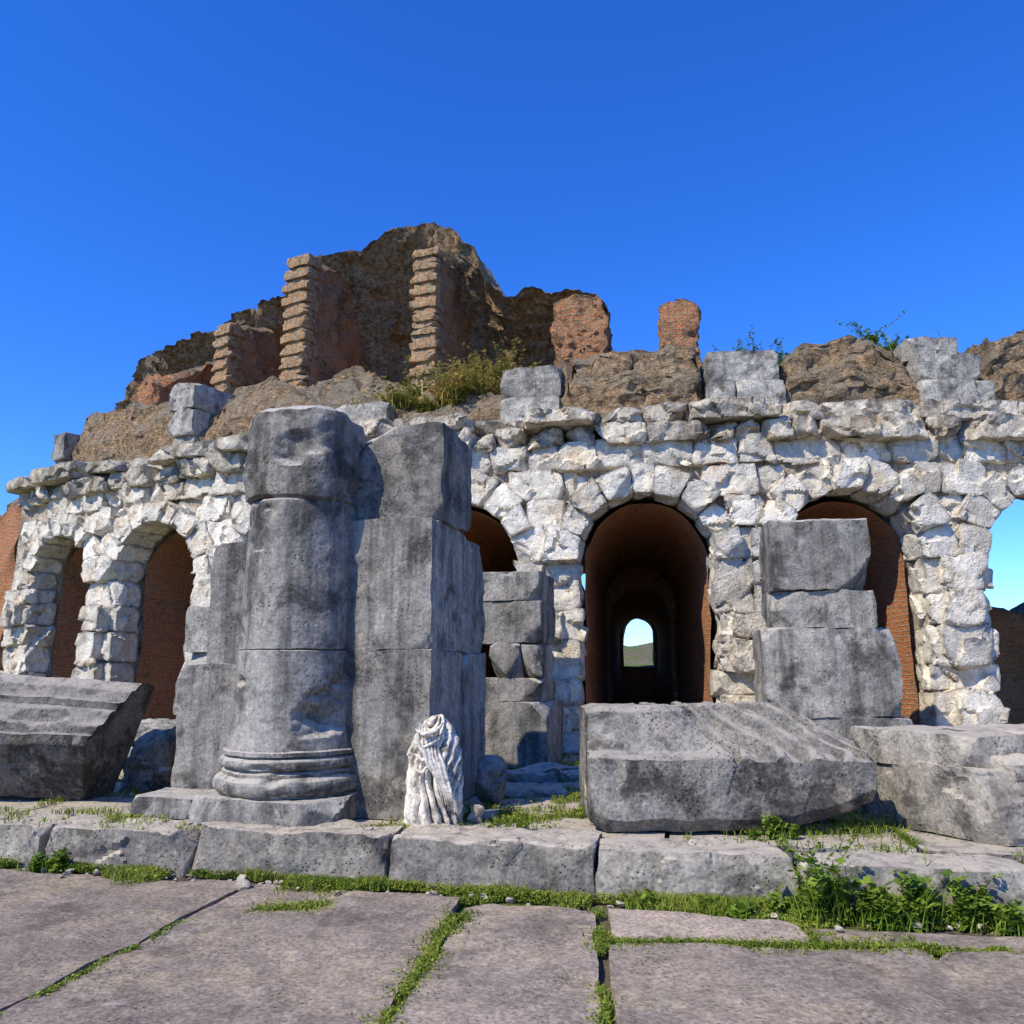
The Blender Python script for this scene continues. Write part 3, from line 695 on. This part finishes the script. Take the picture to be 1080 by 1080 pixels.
dens=np.interp(x,[-6,-3,-1,1,2,6],[-.35,-.55,-.65,-.65,-.75,-.8]);P=P[(fbm(np.c_[P[:,:2]*3.2,np.zeros(n)],3,5)>dens+d*3.2)]
hh=.5+.9*np.clip(fbm(np.c_[P[:,:2]*2.1,np.zeros(len(P))],2,33)+.3,0,1.2)
for lo,hi in((.0,.7),(.7,1.1),(1.1,3)):
    mm_=(hh>=lo)&(hh<hi)
    if mm_.any(): blades(GR,P[mm_],.045*(lo+.45))
k=rng.random(len(P))<.5;Q=P[k].copy();Q[:,2]+=rng.uniform(.005,.05,len(Q));leaves(GR,Q,.02)
def strip(p,q,n,w,h=.03,th=-.1,z=.008,acc=GR):
    t=rng.random(n)[:,None];P=np.array(p)*(1-t)+np.array(q)*t;P=np.c_[P+rng.normal(0,w,(n,2))*rng.choice([.6,1.8],(n,1),p=[.7,.3]),np.full(n,z)];P=P[mask(P,3.2,th)];blades(acc,P,h);Q=P[rng.random(len(P))<.6].copy();Q[:,2]+=rng.uniform(.005,.035,len(Q));leaves(acc,Q,.015)
strip((-.30,5.8),(-.62,3.4),4800,.034,th=-.3,z=.03);strip((.56,5.6),(.33,3.),3200,.022,th=-.35,z=.025);strip((.54,4.97),(4.4,4.76),8000,.038,th=-.4,z=.025);strip((-1.88,6.1),(-2.5,3.),2400,.014,th=-.1,z=.02)
strip((.5,5.35),(4.5,4.7),2500,.05,th=-.0);strip((1.73,5.5),(1.73,4.9),500,.02,z=.03);strip((-1.2,5.7),(-1.9,5.5),1200,.06,th=-.2,z=.03)
for (x,y,wd,d) in joints:
    n=int(110*(wd+d));side=rng.random(n)<.5
    lx=np.where(side,x+rng.random(n)*wd,x-.02+rng.normal(0,.025,n));ly=np.where(side,y-.02+rng.normal(0,.025,n),y+rng.random(n)*d)
    P=kf_(np.c_[lx,ly,np.full(n,.32)]);P=P[mask(P,1.1,.0,17)]
    if len(P): blades(GR,P,.05);leaves(GR,P[::2]+[0,0,.03],.028)
def patch(c,r,n,h,acc=GR,ls=.024,z=.34):
    P=np.c_[rng.normal(c[0],r[0],n),rng.normal(c[1],r[1],n),np.full(n,z-.02)];P=P[mask(P,4,-.25)];blades(acc,P,h);Q=P[::2].copy();Q[:,2]+=rng.uniform(.02,h,len(Q));leaves(acc,Q,ls)
for c,r,n,h in(((-.35,6.95),(.25,.06),900,.05),((2.35,6.75),(.4,.2),1400,.06),((-3.4,7.2),(.5,.15),1800,.04),((.6,8.0),(.25,.4),1700,.05),((.3,7.1),(.3,.1),900,.05),((2.9,8.3),(.2,.9),3000,.08),((-3.6,9.8),(.5,.5),2000,.08),((1.3,10.5),(.8,.4),2400,.06),((-1.4,6.7),(.8,.04),800,.04),((4.9,10.2),(1.,.4),2000,.09)): patch(c,r,n,h)
GR.build('grass',M_grass,smooth=False)
def plant(acc,base,h,ns,ls,spread=.35,nl=14,dbl=3):
    for s in range(ns):
        a=R_(0,6.28);l=R_(.05,spread);hh=h*R_(.4,1.15);t=np.linspace(0,1,nl)
        P=np.stack([base[0]+R_(-.04,.04)+np.cos(a)*l*t**1.6*hh*2,base[1]+R_(-.04,.04)+np.sin(a)*l*t**1.6*hh*2,base[2]+hh*t],1)
        w=.003;V=np.concatenate([P-[w,0,0],P+[w,0,0]]);i=np.arange(nl-1);acc.add(V,np.stack([i,i+nl,i+nl+1,i+1],1),tone=.8)
        for _ in range(dbl): leaves(acc,P[1:]+rng.normal(0,.010,(nl-1,3)),ls*R_(.6,1.1),.8)
def weeds(name,spots,mat=M_weed,bl=40):
    a=Acc()
    for b,h,ns,ls in spots:
        plant(a,b,h,ns,ls)
        blades(a,np.array(b)+rng.normal(0,1,(bl,3))*[.07,.05,.0],h*.7,.004)
    a.build(name,mat,smooth=False,origin=spots[0][0])
sp=[]
for x,h in((1.55,.10),(1.75,.16),(1.9,.28),(1.98,.46),(2.04,.36),(2.2,.24),(2.32,.28),(2.42,.2),(2.5,.32),(2.7,.18),(2.8,.27),(3.0,.2),(3.3,.2),(3.6,.25),(1.2,.08),(.9,.08)):
    for q in range(2): sp.append(((x+R_(-.08,.08),KY(x)-R_(.04,.22),.01),h*R_(.6,1.05),6,.055))
weeds('weed_plant',sp)
weeds('weed_plant',[((-3.55,KY(-3.55)-.06,.01),.13,8,.05),((-3.72,KY(-3.7)-.08,.01),.1,6,.04)])
weeds('weed_plant',[((1.95,6.35,.33),.14,7,.045),((1.8,6.3,.33),.06,5,.03),((2.1,6.35,.33),.08,5,.03)],bl=20)
weeds('weed_plant',[((.08,6.6,.33),.1,5,.025),((-.35,7.0,.33),.12,6,.025)],bl=20)
def topshrub(thd,R,z,h,n,name,mat=M_dry,ls=.05):
    a=Acc();b=cyl(D2(thd),R,z);b=(float(b[0]),float(b[1]),float(b[2]))
    for k in range(n): plant(a,(b[0]+R_(-.5,.5)*h*1.6,b[1]+R_(-.3,.3),b[2]),h*R_(.4,1.1),12,ls,spread=.6,nl=14)
    blades(a,np.array(b)+rng.normal(0,1,(n*12,3))*[h*.9,.3,.02],h*.45,.008);a.build(name,mat,smooth=False,origin=b)
topshrub(-17.6,27.1,6.0,.6,8,'dry_shrub',ls=.07);topshrub(-16.2,27.0,5.9,.5,8,'dry_shrub',ls=.06);topshrub(-14.6,27.1,6.0,.7,9,'dry_shrub',ls=.07);topshrub(-15.5,26.0,6.4,.6,9,'dry_shrub',ls=.06);topshrub(-14.2,25.6,6.8,.75,9,'dry_shrub',ls=.07);topshrub(-18.6,25.8,6.5,.5,6,'dry_shrub')
topshrub(-3.5,26.6,6.5,.6,5,'shrub',M_weed);topshrub(.35,26.8,6.75,.45,4,'shrub',M_weed);topshrub(-24,26.2,6.9,.2,3,'dry_shrub')
H=Acc();S=[]
for x in np.linspace(-60,90,90):
    p=resample([(52,-.2),(62,2.4+.6*math.sin(x*.3)),(80,3.0),(110,-.2)],50);S.append(np.insert(p,0,x,axis=1))
sweep(H,S,amp=.7,freq=.3,oct=4);H.build('hill',M_ground)
# ---------------------------------------------------------------- light, sky, camera
src=Vector((-.70,-.66,.98)).normalized()
sun=bpy.data.lights.new('sun','SUN');sun.energy=5.;sun.angle=D2(.5);sun.color=(1,.93,.76)
so=bpy.data.objects.new('sun',sun);so.rotation_euler=(-src).to_track_quat('-Z','Y').to_euler();so.location=(-10,-10,20);scene.collection.objects.link(so)
w=bpy.data.worlds.new('World');scene.world=w;w.use_nodes=True;nt=w.node_tree;bg=nt.nodes['Background']
sk=nt.nodes.new('ShaderNodeTexSky');sk.sky_type='NISHITA';sk.sun_disc=False;sk.sun_elevation=math.asin(src.z);sk.sun_rotation=math.atan2(src.x,src.y)%(2*math.pi)
sk.air_density=1.;sk.dust_density=0.;sk.ozone_density=2.5;sk.altitude=600
hs=nt.nodes.new('ShaderNodeHueSaturation');hs.inputs['Saturation'].default_value=1.3;hs.inputs['Value'].default_value=1.2;hs.inputs['Hue'].default_value=.5
mm=nt.nodes.new('ShaderNodeMix');mm.data_type='RGBA';mm.blend_type='MULTIPLY';mm.inputs[0].default_value=1.;mm.inputs[7].default_value=(.58,.86,1.5,1)
nt.links.new(sk.outputs[0],hs.inputs['Color']);nt.links.new(hs.outputs[0],mm.inputs[6]);nt.links.new(mm.outputs[2],bg.inputs[0]);bg.inputs[1].default_value=.15
cam=bpy.data.cameras.new('camera');cam.lens=28.27;cam.sensor_width=36;cam.clip_end=3000;cam.clip_start=.05
co=bpy.data.objects.new('camera',cam);co.location=(0,0,1.6);co.rotation_euler=(D2(100.7),0,0);scene.collection.objects.link(co);scene.camera=co
scene.view_settings.view_transform='Standard';scene.view_settings.look='None';scene.view_settings.exposure=0
